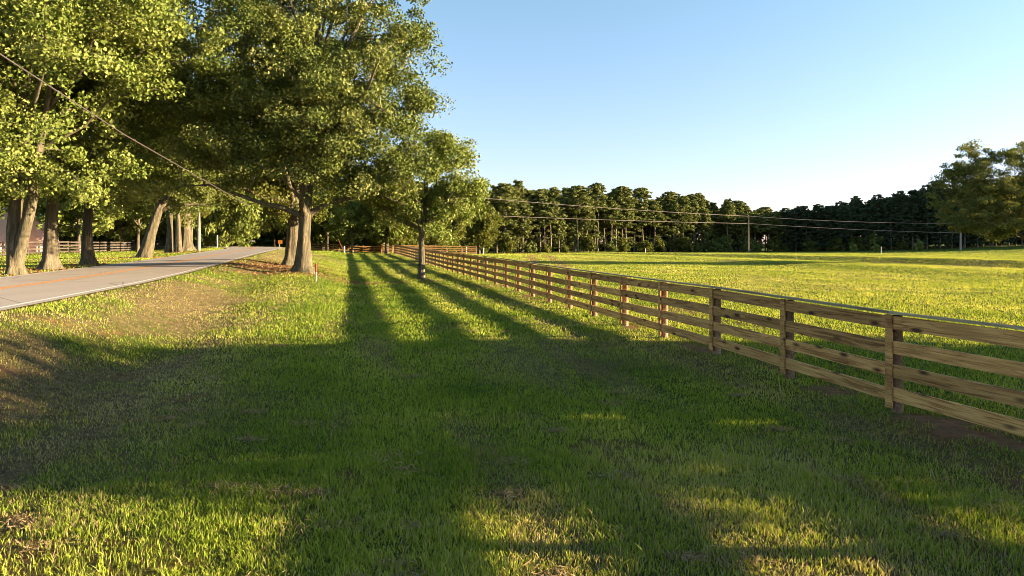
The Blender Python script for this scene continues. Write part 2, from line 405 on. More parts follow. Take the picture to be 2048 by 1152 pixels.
loops = np.stack([b0, b0 + 1, b0 + 2, b0 + 3, b0 + 3, b0 + 2, b0 + 4], 1).ravel()
st = np.stack([np.arange(n_b) * 7, np.arange(n_b) * 7 + 4], 1).ravel()
mow = .5 + .5 * np.sin(uf(X, Y) * 2 * np.pi / 3.1 + 2 * fbm(X, Y, 20, 31))
tint = np.clip(.22 + .35 * rs.rand(n_b) + .35 * (fbm(X, Y, 1.8, 24) - .5) * 2 + .20 * sst(8, 20, uf(X, Y)) + .12 * (mow - .5) + .4 * (fbm(X, Y, 12, 25) - .5), 0, 1)
dry = np.clip((rs.rand(n_b) < (dr * .8 + .04)) * (.5 + .5 * rs.rand(n_b)), 0, 1)
me = npmesh('grass', Pn.reshape(-1, 3), loops, st, MB, {'tint': np.repeat(tint, 5), 'dry': np.repeat(dry, 5)})
tag(link('grass', me), 'mown green grass with straw coloured dry patches covering verge and field', 'grass', kind='stuff')

# dried clippings lying in small heaps on the lawn
rc = np.random.RandomState(77); P_ = []; cx_, cy_, _r = None, None, None
nh = 75; ang = np.radians(rc.uniform(-48, 40, nh)); rad_ = 4.5 * (26 / 4.5) ** rc.rand(nh); hx_, hy_ = rad_ * np.sin(ang), rad_ * np.cos(ang)
kk = (ur(hx_, hy_) > -6.5) & (uf(hx_, hy_) < 7); hx_, hy_ = hx_[kk], hy_[kk]; nh = len(hx_); per_ = 120
hs2 = np.repeat(.04 + .08 * rc.rand(nh) ** 2, per_); CX = np.repeat(hx_, per_) + rc.normal(size=nh*per_) * hs2 * 1.7; CY = np.repeat(hy_, per_) + rc.normal(size=nh*per_) * hs2
CZ = height(CX, CY) + .018 + rc.rand(nh*per_) * hs2 * .30; A_ = rc.rand(nh*per_) * 6.28; L_ = .012 + .028 * rc.rand(nh*per_); W_ = .003
ca, sa = np.cos(A_), np.sin(A_); dz_ = rc.normal(size=nh*per_) * .012
Q = np.stack([np.stack([CX - ca*L_ + sa*W_, CY - sa*L_ - ca*W_, CZ - dz_], 1), np.stack([CX + ca*L_ + sa*W_, CY + sa*L_ - ca*W_, CZ + dz_], 1), np.stack([CX + ca*L_ - sa*W_, CY + sa*L_ + ca*W_, CZ + dz_ + .004], 1), np.stack([CX - ca*L_ - sa*W_, CY - sa*L_ + ca*W_, CZ - dz_ + .004], 1)], 1)
me = npmesh('grass_clippings', Q.reshape(-1, 3), np.arange(len(Q)*4), np.arange(len(Q))*4, MB, {'tint': np.repeat(rc.rand(len(Q))*.6, 4), 'dry': np.ones(len(Q)*4)})
tag(link('grass_clippings', me), 'small brown heaps of dried mown clippings scattered on the lawn', 'clippings', kind='stuff')

# fallen brown leaves round the feet of the oaks
X_l = []; Y_l = []
for a_, b_, r_ in SPOTS:
    k_ = int(240 * r_) if r_ > 1.5 else 0; X_l.append(a_ + rc.normal(size=k_) * r_ * .75); Y_l.append(b_ + rc.normal(size=k_) * r_ * .9)
LX, LY = np.concatenate(X_l), np.concatenate(Y_l); kk = ~((ur(LX, LY) < -7.3) & (ur(LX, LY) > -14.0)); LX, LY = LX[kk], LY[kk]; m_ = len(LX)
LZ = height(LX, LY) + .03; A_ = rc.rand(m_) * 6.28; S_ = .035 + .05 * rc.rand(m_); T1, T2 = rc.normal(size=m_) * .025, rc.normal(size=m_) * .025
ca, sa = np.cos(A_) * S_, np.sin(A_) * S_
Q = np.stack([np.stack([LX - ca, LY - sa, LZ - T1], 1), np.stack([LX + sa*.6, LY - ca*.6, LZ + T2], 1), np.stack([LX + ca, LY + sa, LZ + T1], 1), np.stack([LX - sa*.6, LY + ca*.6, LZ - T2], 1)], 1)
ML_FALL = foliage('fallen_leaf', (.10, .045, .022), (.22, .11, .05), (.38, .22, .11), .1)
me = npmesh('fallen_leaves', Q.reshape(-1, 3), np.arange(m_*4), np.arange(m_)*4, ML_FALL, {'tint': np.repeat(rc.rand(m_), 4)})
tag(link('fallen_leaves', me), 'reddish brown fallen leaves around the feet of the roadside oaks', 'leaves', kind='stuff')

# ------------------------------------------------------------------ foliage generation
def leaves_mesh(name, centres, radii, per, size, material, rng, flat=.75, droop=0, up=0):
    if size < .25: per = int(per * 2.3); size = size * .62
    C = np.repeat(centres, per, 0); Rr = np.repeat(radii, per)[:, None]; m = len(C)
    d = rng.normal(size=(m, 3)); d /= np.linalg.norm(d, axis=1)[:, None]
    off = d * (rng.rand(m, 1) ** .45) * Rr; off[:, 2] *= flat
    P = C + off
    nrm = rng.normal(size=(m, 3)) + d * .5 + np.array([0, 0, up]); nrm /= np.linalg.norm(nrm, axis=1)[:, None]
    t = np.cross(nrm, rng.normal(size=(m, 3))); t /= np.linalg.norm(t, axis=1)[:, None]; b_ = np.cross(nrm, t)
    s = size * (.55 + .9 * rng.rand(m, 1)); L = t * s; W = b_ * s * .42
    V = np.stack([P - L * .6, P + W + nrm * s * .1, P + L * .6, P - W + nrm * s * .1], 1)
    V[:, 2, 2] -= droop * s[:, 0]
    ct = np.repeat(rng.rand(len(centres)), per) * .45 + rng.rand(m) * .55
    b0 = np.arange(m) * 4
    return npmesh(name, V.reshape(-1, 3), (b0[:, None] + np.arange(4)).ravel(), b0, material, {'tint': np.repeat(ct, 4)})

def envelope_pts(lobes, n, rng, shell=.55):
    """lobes: (cx,cy,cz,rx,ry,rz)"""
    vol = np.array([L[3] * L[4] * L[5] for L in lobes]) ** .8; pick = rng.choice(len(lobes), n, p=vol / vol.sum())
    d = rng.normal(size=(n, 3)); d /= np.linalg.norm(d, axis=1)[:, None]
    L = np.array(lobes)[pick]; r = rng.rand(n) ** shell
    return L[:, :3] + d * L[:, 3:] * r[:, None]

def wood_mesh(name, path, rads, targets, rng, mtl, n_prim=12, n_sec=70, prim_r=.16, sides=32, flare=1.7, hmin=.3, extra=None, TK=.58, lift=.15, sec_r=.035):
    M = MBld(); ph = rng.rand(4) * 6.28
    def lob(k, t):
        f = max(0, 1 - k / 3.0)
        return 1 + f * (.20 * math.sin(3*t+ph[0]) + .13 * math.sin(5*t+ph[1])) + .05*math.sin(4*t+ph[2]+k*.5) + .05*math.sin(7*t+ph[3]-k*.3) + .045*math.sin(13*t+ph[1]+k*.4)
    # flared foot
    p0 = Vector(path[0]); p1 = Vector(path[1])
    pts = [p0 - Vector((0, 0, .25)), p0.lerp(p1, .05), p0.lerp(p1, .22), p0.lerp(p1, .5)] + [Vector(p) for p in path[1:]]
    rads = [q*TK for q in rads]; rr_ = [rads[0]*flare*1.12, rads[0]*flare*.88, rads[0]*1.16, rads[0]*1.02] + list(rads[1:])
    M.tube(pts, rr_, sides, lobes=lob)
    if extra:
        for pth, rd in extra: M.tube(pth, rd, 10, lobes=lambda k, t: 1 + .07*math.sin(3*t+ph[1]+k))
    P = [Vector(p) for p in path]; Hh = P[-1].z
    order = []; T = targets
    first = rng.randint(len(T)); order = [first]; dist = np.linalg.norm(T - T[first], axis=1)
    for _ in range(n_prim - 1):
        k = int(np.argmax(dist * (.7 + .3*rng.rand(len(T))))); order.append(k); dist = np.minimum(dist, np.linalg.norm(T - T[k], axis=1))
    limbpts = []
    for k in order:
        t = Vector(T[k]); hz = max(P[0].z + (Hh-P[0].z)*hmin, min(Hh*.97, t.z*(.45+.25*rng.rand()) - .5))
        for a in range(len(P)-1):
            if P[a+1].z >= hz: break
        f = min(1, max(0, (hz - P[a].z) / max(.01, P[a+1].z - P[a].z))); s = P[a].lerp(P[a+1], f)
        lr = min(prim_r, (rads[a]*(1-f)+rads[a+1]*f)*.6)
        L = (t - s).length; mid = s.lerp(t, .4) + Vector(rng.normal(size=3)*L*.06) + Vector((0, 0, L*lift*rng.rand()))
        mid2 = s.lerp(t, .72) + Vector(rng.normal(size=3)*L*.06) + Vector((0, 0, L*lift*.5*rng.rand()))
        pts = [s, s.lerp(mid, .5) + Vector((0, 0, L*.02)), mid, mid2, t]
        M.tube(pts, [lr, lr*.8, lr*.6, lr*.4, lr*.15], 7, False)
        for q in range(12):
            f = q/11*4; i = min(3, int(f)); limbpts.append((pts[i].lerp(pts[i+1], f-i), lr*(1-.8*q/11)))
    LP = np.array([tuple(p) for p, r in limbpts])
    for k in rng.choice(len(T), min(n_sec, len(T)), replace=False):
        t = T[k]; d = np.linalg.norm(LP - t, axis=1) + np.maximum(0, LP[:, 2]-t[2])*.7; j = int(np.argmin(d)); s = limbpts[j][0]; t = Vector(t); r = min(limbpts[j][1]*.7, sec_r)
        L = (t-s).length; mid = s.lerp(t, .5) + Vector(rng.normal(size=3)*L*.09)
        M.tube([s, mid, t], [r, r*.7, r*.2], 5, False)
    return M.mesh(name, mtl, True)

def broadleaf(name, seed, lobes, path, rads, leafm, barkm=None, ncl=420, per=90, cr=.85, leaf=.20, **kw):
    rng = np.random.RandomState(seed)
    T = envelope_pts(lobes, ncl, rng, kw.pop('shell', .5))
    gaps = envelope_pts(lobes, 9, rng, .3)
    for g in gaps: T = T[np.linalg.norm(T - g, axis=1) > kw.get('gap', 1.1)]
    kw.pop('gap', None)
    rad = cr * (.6 + .7 * rng.rand(len(T)))
    flat = kw.pop('flat', .7); droop = kw.pop('droop', .25)
    crown = leaves_mesh(name + '_crown', T, rad, per, leaf, leafm, rng, flat, droop)
    trunk = wood_mesh(name + '_trunk', path, rads, T, rng, barkm or M_BARK, **kw)
    return trunk, crown
def plant(nm, meshes, x, y, label, cat, group=None, rz=0, s=1.0, sz=None, dz=0):
    r = empty(nm, (x, y, H1(x, y) - .03 + dz), label, cat, group, rz); r.scale = (s, s, sz or s)
    link('trunk', meshes[0], r); link('crown', meshes[1], r); return r

# lobes helper: random lobes round a main ellipsoid
def mk_lobes(seed, cx, cy, cz, rx, ry, rz, k=9, spread=.62, sz=.5, flatn=1):
    r = np.random.RandomState(seed); out = [(cx, cy, cz, rx*.78, ry*.78, rz*.85)]
    for i in range(k):
        d = r.normal(size=3); d /= np.linalg.norm(d); s = sz*(.75+.5*r.rand())
        out.append((cx+d[0]*rx*spread, cy+d[1]*ry*spread, cz+d[2]*rz*spread, rx*s, ry*s, rz*s*.8))
    return out

# --- row of oaks beyond the road (left)
oakA = broadleaf('oak_a', 11, mk_lobes(1, 1.2, -1.0, 11.9, 7.4, 7.2, 8.4, 12) + [(-1,-2.4,4.3,4.4,3,1.7),(3.6,-1.5,4.4,3,3,1.7),(-5,-1,4.6,3,3,2),(1,-3,5.5,5,3,1.8)], [(0,0,0),(-.1,0,2.2),(.1,.1,4.6),(.4,0,8),(.6,.2,12),(.5,0,17)], [.50,.44,.40,.30,.18,.05], ML_LIGHT, ncl=640, per=95, n_prim=16, n_sec=110,
    extra=[([(.0,0,.2),(.35,-.1,1.5),(.85,-.2,3.2),(1.2,-.3,5.4),(2.0,-.5,9)],[.30,.26,.22,.19,.08])], prim_r=.2)
oakB = broadleaf('oak_b', 12, mk_lobes(2, .6, -.6, 12.4, 7.0, 7.0, 9.0, 12) + [(3,-2,4.8,3.4,3,1.9),(-2.6,-2,4.6,3,3,1.9),(0,-2.5,5.6,5,3,1.5)], [(0,0,0),(.05,0,2.6),(.25,0,5),(.3,.2,8),(.1,0,12),(.2,0,18)], [.56,.47,.43,.34,.2,.05], ML_LIGHT, M_BARKD, ncl=600, per=95, n_prim=16, n_sec=100, prim_r=.24, flare=2.0)
oakC = broadleaf('oak_c', 13, mk_lobes(3, .8, -.5, 11.2, 6.6, 6.6, 7.8, 11) + [(4.2,-1,4.8,3.4,3,1.9),(-2.8,-2,5.0,3,3,1.8),(1,-2,5.8,4.6,3,1.3),(7,0,6.2,2.6,3,2)], [(0,0,0),(-.05,0,2.2),(.1,0,4.2),(.6,0,6.5),(.9,.1,10),(.7,0,15)], [.56,.46,.44,.28,.18,.05], ML_LIGHT, ncl=560, per=90, n_prim=14, n_sec=100, prim_r=.24, flare=1.75)
oakL = broadleaf('oak_leaning', 14, mk_lobes(4, 3.6, -.5, 10.2, 6.6, 6.4, 6.0, 10), [(0,0,0),(.5,0,2.0),(1.15,0,4.0),(2.4,0,6.2),(3.2,0,9),(3.6,0,13)], [.78,.66,.56,.36,.2,.05], ML_OAK, ncl=480, per=80, n_prim=14, n_sec=110, prim_r=.28, flare=1.45)
oakS = broadleaf('oak_slim', 15, mk_lobes(5, 0, 0, 11, 5.6, 5.6, 6.4, 9), [(0,0,0),(.1,0,3),(0,.1,6),(.1,0,10),(0,0,15)], [.52,.42,.36,.2,.05], ML_OAK, ncl=400, per=75, n_prim=12, n_sec=60, flare=1.5)
plant('oak_tree', oakA, -22.9, 31.5, 'forked oak tree at the far left edge of the photo, beyond the road', 'tree', 'oaks along the far side of the road')
plant('oak_tree', oakB, -24.5, 36.2, 'thick dark-trunked oak between the forked oak and the pale straight oak', 'tree', 'oaks along the far side of the road', rz=.3)
plant('oak_tree', oakC, -26.1, 42.0, 'oak with pale straight sunlit trunk on far side of road', 'tree', 'oaks along the far side of the road')
plant('oak_tree', oakL, -30.4, 56.5, 'leaning oak with wide furrowed trunk tilting right over the road edge', 'tree', 'oaks along the far side of the road')
plant('oak_tree', oakS, -35.4, 70.5, 'left of two slim pale oaks standing close together beyond the leaning oak', 'tree', 'oaks along the far side of the road')
plant('oak_tree', oakS, -34.2, 70.0, 'right of two slim pale oaks standing close together beyond the leaning oak', 'tree', 'oaks along the far side of the road', rz=2.2, s=.92)

# --- the pair of big oaks on the near verge
bigA = broadleaf('big_oak', 21, [(1.0,0,11.0,6.6,6.4,7.6),(4.7,-.5,12.0,2.7,3.0,2.6),(4.9,0,9.4,2.6,2.6,2.2),(3.9,0,15.5,3.5,3.4,3.6),(-3.0,0,13.5,3.6,4.2,4.4),(3.2,-1.5,6.6,4.2,3.6,2.2),(-2.8,-1.5,7.6,3.6,3.4,2.2),(1,-3,10,4,3.4,4),(.8,0,17.5,4.4,4,3.6),(6.0,.5,8.2,2.2,2.6,2.0),(2.2,0,20,3.2,3,2.6),(4.8,-.5,4.9,3.2,2.8,1.5),(2.6,-1.5,5.0,2,2,1.0),(-4.6,-1.5,5.8,3,3,1.6),(-5.5,0,9.5,3,3,3)],
    [(0,0,0),(.05,0,1.9),(.15,0,3.7),(.3,.1,6),(.6,0,9),(.8,0,13),(1.0,0,19)], [.50,.41,.40,.36,.28,.18,.05], ML_OAK, ncl=780, per=105, cr=.8, TK=.80, leaf=.185, n_prim=20, n_sec=150, prim_r=.2, flare=1.75, hmin=.16)
bigB = broadleaf('big_oak_rear', 22, mk_lobes(23, -1.0, 1.0, 12.5, 7.2, 7.2, 9.4, 12), [(0,0,0),(.1,0,2.6),(.15,0,5.2),(0,.1,8),(-.4,0,12),(-.6,0,19)], [.56,.46,.42,.32,.2,.05], ML_DARK, ncl=640, per=90, TK=.78, leaf=.21, n_prim=16, n_sec=110, prim_r=.24, flare=1.8, hmin=.22)
plant('oak_tree', bigA, -11.5, 37.6, 'largest oak, front one of the pair on the grass verge beside the road', 'tree', 'pair of big oaks on the verge')
plant('oak_tree', bigB, -15.1, 46.8, 'rear oak of the pair on the verge, dark crown behind largest oak', 'tree', 'pair of big oaks on the verge')
plant('oak_tree', bigB, -41.5, 87, 'tall dark oak crown filling the gap left of the pair of big oaks', 'tree', rz=2.0, s=1.4)

# --- small maple by the fence
mp = broadleaf('young_maple', 31, [(.9,0,4.6,2.6,2.6,2.2),(2.2,0,5.0,1.7,1.8,1.8),(-1.5,0,4.6,2.0,2.2,1.7),(.3,0,7.0,2.3,2.2,1.6),(2.0,0,7.0,1.5,1.6,1.3),(-1.2,0,6.6,1.6,1.7,1.3),(.9,-.5,3.0,1.2,1.2,.9),(3.0,0,5.6,1.0,1.0,1.0),(.9,0,8.3,1.1,1.1,.8),(-2.6,0,5.6,1.1,1.1,.9)],
    [(0,0,0),(.05,0,1.2),(0,0,2.6),(.25,0,4.0),(.9,0,5.6),(1.0,0,8.2)], [.215,.185,.17,.12,.07,.02], ML_LIGHT, M_BARKD, ncl=330, per=62, TK=.92, cr=.6, leaf=.17, n_prim=14, n_sec=120, prim_r=.1, flare=1.45, hmin=.35, gap=.7, shell=.6, sec_r=.022)
t = plant('maple_tree', mp, -5.35, 40.2, 'small leafy tree with dark bands on its trunk beside the wooden fence', 'tree')
for z0, hh in ((.52, .14), (.86, .10)):
    MBld().tube([(0.01, 0, z0), (0.012, 0, z0+hh)], [.198, .194], 14).build('trunk_band', M_BLACK, t, True)

# --- pecan on the right
pc = broadleaf('pecan', 41, [(-1,0,7.2,7.4,7,4.2),(-6.2,0,8.6,3.4,3.4,2.3),(-3,-1,2.7,3.2,2,1.0),(-6.4,0,3.6,2.2,2,1.2),(-6.0,0,5.6,3.6,3.6,2.4),(-5.6,0,8.6,3.2,3.4,1.9),(-3.0,0,11.0,2.8,3,1.2),(2.4,0,10.6,4.4,4,2.4),(5,0,7,4.6,4,3),(-6.0,0,11.0,2.6,3,1.3),(-7.4,0,9.4,1.9,1.8,1.1),(-8.4,0,6.8,2.2,2.2,1.5),(-8.0,0,4.6,1.9,2,1.1),(-4,0,4.2,2.6,2.6,1.3),(-5.5,-1.5,3.6,2.6,2.6,1.2),(0,-3,4.6,4,3,2),(-2.0,0,3.2,2.2,2.2,.8)],
    [(0,0,0),(0,0,1.5),(-.1,0,2.8),(-.2,0,5),(0,0,8),(0,0,11)], [.42,.34,.31,.24,.15,.04], ML_PECAN, M_BARKD, ncl=720, per=60, cr=.75, leaf=.21, n_prim=22, n_sec=190, prim_r=.2, flare=1.4, hmin=.18, gap=1.3, shell=.55, flat=.5, lift=.25, sec_r=.05)
plant('pecan_tree', pc, 53.3, 70, 'lone spreading tree with thin bronze-green crown at the right edge of the field', 'tree')

# --- trees outside the frame on the right that throw the foreground shade
sh = broadleaf('shade_oak', 51, [(0,1.0,6.5,5.2,4.6,4.2),(0,-1.4,4.4,3.2,2.7,2.4),(0,3,4.6,3.2,2.8,2.6),(0,1,9.5,3.6,3.4,2.6),(0,4.0,7.6,2.6,2.2,2.6),(0,-2.2,8.8,2.6,2.3,3.2),(0,1.4,3.0,4,3.7,1.4),(0,-3.2,5.4,3.2,1.9,3.0),(0,-3.0,9.4,2.3,1.7,2.0)], [(0,0,0),(0,0,2),(0,0,4),(0,0,7),(0,0,11)], [.5,.4,.35,.2,.05], ML_OAK, ncl=520, per=60, cr=1.0, leaf=.27, shell=.7, n_prim=10, n_sec=20)
plant('oak_tree', sh, 25.5, 9.4, 'oak outside the right of the frame that shades the foreground grass', 'tree', sz=.57)
plant('oak_tree', sh, 33.5, 11.2, 'second oak outside the right of the frame, behind the first', 'tree', rz=1.7, s=.95, sz=.55)

# --- mid-distance trees
bgA = broadleaf('field_tree', 61, mk_lobes(6, 0, 0, 9.5, 5.4, 5.4, 6.6, 9), [(0,0,0),(0,0,2),(.1,0,5),(0,0,9),(0,0,13)], [.42,.34,.28,.16,.04], ML_OAK, ncl=230, per=60, cr=1.1, leaf=.36, n_prim=9, n_sec=25)
bgB = broadleaf('field_tree_b', 62, mk_lobes(7, 0, 0, 8, 6.0, 6.0, 6.4, 9), [(0,0,0),(0,0,2),(-.1,0,5),(0,0,9),(0,0,12)], [.4,.32,.26,.15,.04], ML_LIGHT, ncl=230, per=60, cr=1.1, leaf=.36, n_prim=9, n_sec=25)
bgC = broadleaf('field_tree_c', 63, mk_lobes(8, 0, 0, 7.6, 5.4, 5.4, 7.0, 9), [(0,0,0),(0,0,2),(.1,0,5),(0,0,9),(0,0,13)], [.42,.34,.28,.16,.04], ML_DARK, M_BARKD, ncl=230, per=60, cr=1.15, leaf=.38, n_prim=8, n_sec=10)
ced = broadleaf('cedar', 64, [(0,0,3.2,5.4,5,3.2),(0,0,7,4.6,4.4,3.4),(0,0,10.5,3,3,2.6),(2.5,-1,4.6,2.8,2.8,3.2),(-2.4,-1.2,3.6,2.6,2.6,3)], [(0,0,0),(0,0,3),(0,0,7),(0,0,12)], [.3,.25,.15,.03], ML_LIGHT, ncl=330, per=90, cr=.95, leaf=.26, n_prim=8, n_sec=10, droop=.8, flat=.95)
plant('cedar_tree', ced, -42.0, 100, 'bright drooping tree with foliage down to the ground at the road bend', 'tree', s=1.0)
plant('roadside_tree', bgB, -26.2, 112, 'pale-trunked tree behind the back fence, left of the young maple', 'tree', s=.78)
plant('roadside_tree', bgA, -33.5, 124, 'yellow-green tree behind the orange road sign', 'tree', s=.72)
plant('roadside_tree', bgB, -49.5, 78, 'tree behind dark fence with crooked brown trunk, left of pale straight oak', 'tree', s=.85)
plant('roadside_tree', bgA, -46, 84, 'tree with slim trunk just in front of the dark fence', 'tree', s=.8)
plant('roadside_tree', bgB, -56, 98, 'tree with rust-coloured trunk standing behind the dark fence', 'tree', s=.8)
plant('roadside_tree', bgA, -43.2, 92, 'short-trunked tree left of the grey utility pole', 'tree', s=.85, rz=1)
plant('roadside_tree', bgB, -21.5, 118, 'tree behind the end of the wooden fence beside the gate', 'tree', s=.9, rz=2)
random.seed(5)
wl_ = 'leafy tree in the dark wood beyond the road and dark fence'
spots = []
for i in range(34):
    y = random.uniform(112, 160); x = -.80*y + i*(.66*y)/34*1.0 + random.uniform(-3, 3)
    spots.append((x, y))
for x, y in spots:
    if ur(x, y) > -17 and ur(x, y) < -4: y += 30
    m = random.choice((bgA, bgB, bgC, bgC)); plant('woodland_tree', m, x, y, wl_, 'tree', 'wood beyond the road', rz=random.uniform(0, 6.28), s=random.uniform(.85, 1.25))
for (x, y, s) in ((-70, 82, 1.1), (-78, 96, 1.2), (-66, 104, 1.1), (-20, 132, .8), (-13, 136, .85), (-28, 138, .8), (-7, 146, .9), (-36, 142, .85)):
    plant('woodland_tree', bgC, x, y, wl_, 'tree', 'wood beyond the road', rz=x, s=s)

# --- pine forest
def pine(seed, Hh, crown0, rw, leafm, low=0.1, ncl=270, per=24):
    rng = np.random.RandomState(seed); T = []; rad = []
    for i in range(ncl):
        f = rng.rand() ** .8
        z = Hh * (crown0 + (1 - crown0) * f)
        if rng.rand() < low: z = Hh * (.08 + crown0 * rng.rand()); f = .2
        rm = rw * (1 - .70 * f ** 2.2) * (.45 + .55 * min(1, f * 4)) * (.75 + .5 * rng.rand()) * (1 + .25 * math.sin(z * 2.1 + seed))
        a = rng.rand() * 6.28; q = rm * rng.rand() ** .45
        T.append((q*math.cos(a), q*math.sin(a), z)); rad.append(.62 * (.6 + .7*rng.rand()) * (1 - .25*f))
    T = np.array(T); rad = np.array(rad)
    crown = leaves_mesh('pine_crown', T, rad*.92, int(per*1.8), .30, leafm, rng, .5, .1)
    wb = rng.normal(size=2) * .25
    path = [(0,0,0),(wb[0]*.3,wb[1]*.3,Hh*.25),(wb[0],wb[1],Hh*.55),(0,0,Hh*.97)]
    M = MBld(); M.tube([(0,0,-.3)]+path, [.24,.20,.17,.13,.03], 8)
    for k in rng.choice(len(T), 26, replace=False):
        t = T[k]; z = max(Hh*.12, t[2]-.5); M.tube([(0,0,z), tuple(np.array(t)*[.5,.5,1]-[0,0,.1]), tuple(t)], [.05,.035,.01], 4, False)
    return M.mesh('pine_trunk', M_BARKP, True), crown
pinesL = [pine(71, 17.5, .46, 2.8, ML_PINE, .06), pine(72, 16.5, .54, 2.6, ML_PINE, .03), pine(73, 18, .40, 3.0, ML_PINE, .08), pine(74, 15.5, .32, 3.0, ML_PINE, .16), pine(78, 18.5, .58, 3.7, ML_PINE, .02), pine(79, 16.0, .25, 2.4, ML_PINE, .1), pine(70, 14.5, .48, 3.6, ML_PINE, .05)]
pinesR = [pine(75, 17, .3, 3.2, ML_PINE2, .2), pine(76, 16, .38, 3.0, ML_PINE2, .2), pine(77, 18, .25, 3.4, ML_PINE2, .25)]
random.seed(9)
def edgeY(X): return float(np.interp(X, [-25, -12, 20, 60, 84, 100, 125, 150, 190, 240], [152, 158, 178, 205, 216, 210, 198, 185, 172, 165]))
LP_ = 'tall pine with bare trunk in the sunlit forest edge across the field'
for i in range(46):
    X_ = -22 + i * 2.35 + random.uniform(-1.4, 1.4)
    if random.random() < .14: continue
    hs = float(np.interp(X_, [-22, 0, 55, 75, 90], [.92, .91, .91, .84, .77])) * random.uniform(.84, 1.08)
    plant('pine_tree', pinesL[random.choice((0, 1, 2, 3, 4, 4, 5, 6))], X_, edgeY(X_) + random.uniform(-1.5, 2.5), LP_, 'tree', 'pines of the forest edge', rz=random.uniform(0, 6.28), s=random.uniform(.75, 1.25), sz=hs)
for row, (dy, st) in enumerate(((6, 2.9), (12, 3.1), (19, 3.4))):
    X_ = -24 + row
    while X_ < 88:
        hs = float(np.interp(X_, [-22, 0, 55, 75, 90], [.97, .97, .95, .84, .76])) * random.uniform(.85, 1.08)
        plant('pine_tree', random.choice(pinesL), X_, edgeY(X_) + dy + random.uniform(-1.5, 1.5), 'pine standing back inside the forest behind the front row', 'tree', 'pines inside the forest', rz=random.uniform(0, 6.28), s=random.uniform(.95, 1.2), sz=hs)
        X_ += st * random.uniform(.85, 1.15)
for row, dy in enumerate((0, 5, 11)):
    X_ = 86 + row
    while X_ < (240 if row < 2 else 150):
        hs = float(np.interp(X_, [86, 100, 118, 130, 240], [.74, .82, .98, 1.08, 1.1])) * random.uniform(.9, 1.1)
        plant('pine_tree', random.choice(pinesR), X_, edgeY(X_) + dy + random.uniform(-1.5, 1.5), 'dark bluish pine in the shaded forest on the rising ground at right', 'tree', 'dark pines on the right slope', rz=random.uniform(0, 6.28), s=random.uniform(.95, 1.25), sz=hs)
        X_ += 2.9 * random.uniform(.85, 1.2)
# deeper wood as one mass (far rows nobody could count)
rng = np.random.RandomState(99); C_ = []
for i in range(2600):
    X_ = rng.uniform(-40, 190); hmax = np.interp(X_, [-40, 60, 80, 95, 125, 190], [12, 12.5, 10, 10.5, 15.5, 17])
    C_.append((X_, edgeY(X_) + rng.uniform(22, 40) , H1(X_, 200) + rng.uniform(.3, 1) ** .8 * hmax if rng.rand() < .8 else H1(X_, 200) + rng.uniform(0, 4)))
C_ = np.array(C_); C_ = C_[~((C_[:, 0] > 86) & (C_[:, 0] < 93) & (C_[:, 2] < 7))]
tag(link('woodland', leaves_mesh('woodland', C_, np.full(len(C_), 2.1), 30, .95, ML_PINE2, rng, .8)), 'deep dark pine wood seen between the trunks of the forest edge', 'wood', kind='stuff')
C_ = []
for i in range(1500):
    X_ = rng.uniform(-150, -8); C_.append((X_, rng.uniform(172, 188), 1.5 + rng.uniform(0, 1) * 13))
C_ = np.array(C_)
tag(link('woodland', leaves_mesh('woodland', C_, np.full(len(C_), 2.3), 30, 1.0, ML_DARK, rng, .8)), 'dark broadleaf wood closing the view beyond the road bend', 'wood', kind='stuff')

# --- shrubs at the forest foot, saplings
def bush(seed, m):
    rng = np.random.RandomState(seed); T = envelope_pts([(0,0,.9,1.5,1.3,.9),(.6,0,1.5,.9,.9,.8)], 34, rng, .5)
    M = MBld()
    for k in range(7): M.tube([(0,0,-.1), tuple(T[k]*[.5,.5,.6]), tuple(T[k])], [.05,.035,.01], 5)
    return M.mesh('shrub_stem', M_BARKD), leaves_mesh('shrub_leaves', T, np.full(len(T), .5), 34, .26, m, rng, .8)
bs = [bush(81, ML_OAK), bush(82, ML_DARK), bush(83, ML_LIGHT)]
for i in range(24):
    X_ = -14 + i * 5.6 + random.uniform(-2, 2)
    k = random.choice(bs[:2]); r = empty('shrub', (X_, edgeY(X_) - random.uniform(1.5, 4), H1(X_, edgeY(X_)-2) - .1), 'rounded green shrub at the foot of the forest edge', 'shrub', 'shrubs along the forest foot', random.uniform(0, 6))
    s = random.uniform(.8, 1.9); r.scale = (s, s, s*random.uniform(.8, 1.3)); link('stem', k[0], r); link('foliage', k[1], r)
for (px, lab, s) in ((1706, 'pale sapling at forest foot, left of three along the dark wood', .9), (1750, 'pale sapling at forest foot, middle one beside the thin white stake', .85), (1836, 'pale cone-shaped sapling nearest the lone spreading tree', 1.1)):
    Y_ = 188; X_ = (px-1024)/1365*Y_; r = empty('sapling', (X_, Y_, H1(X_, Y_) - .05), lab, 'sapling', 'saplings by the dark wood'); r.scale = (s*.8, s*.8, s*1.2); link('stem', bs[2][0], r); link('foliage', bs[2][1], r)

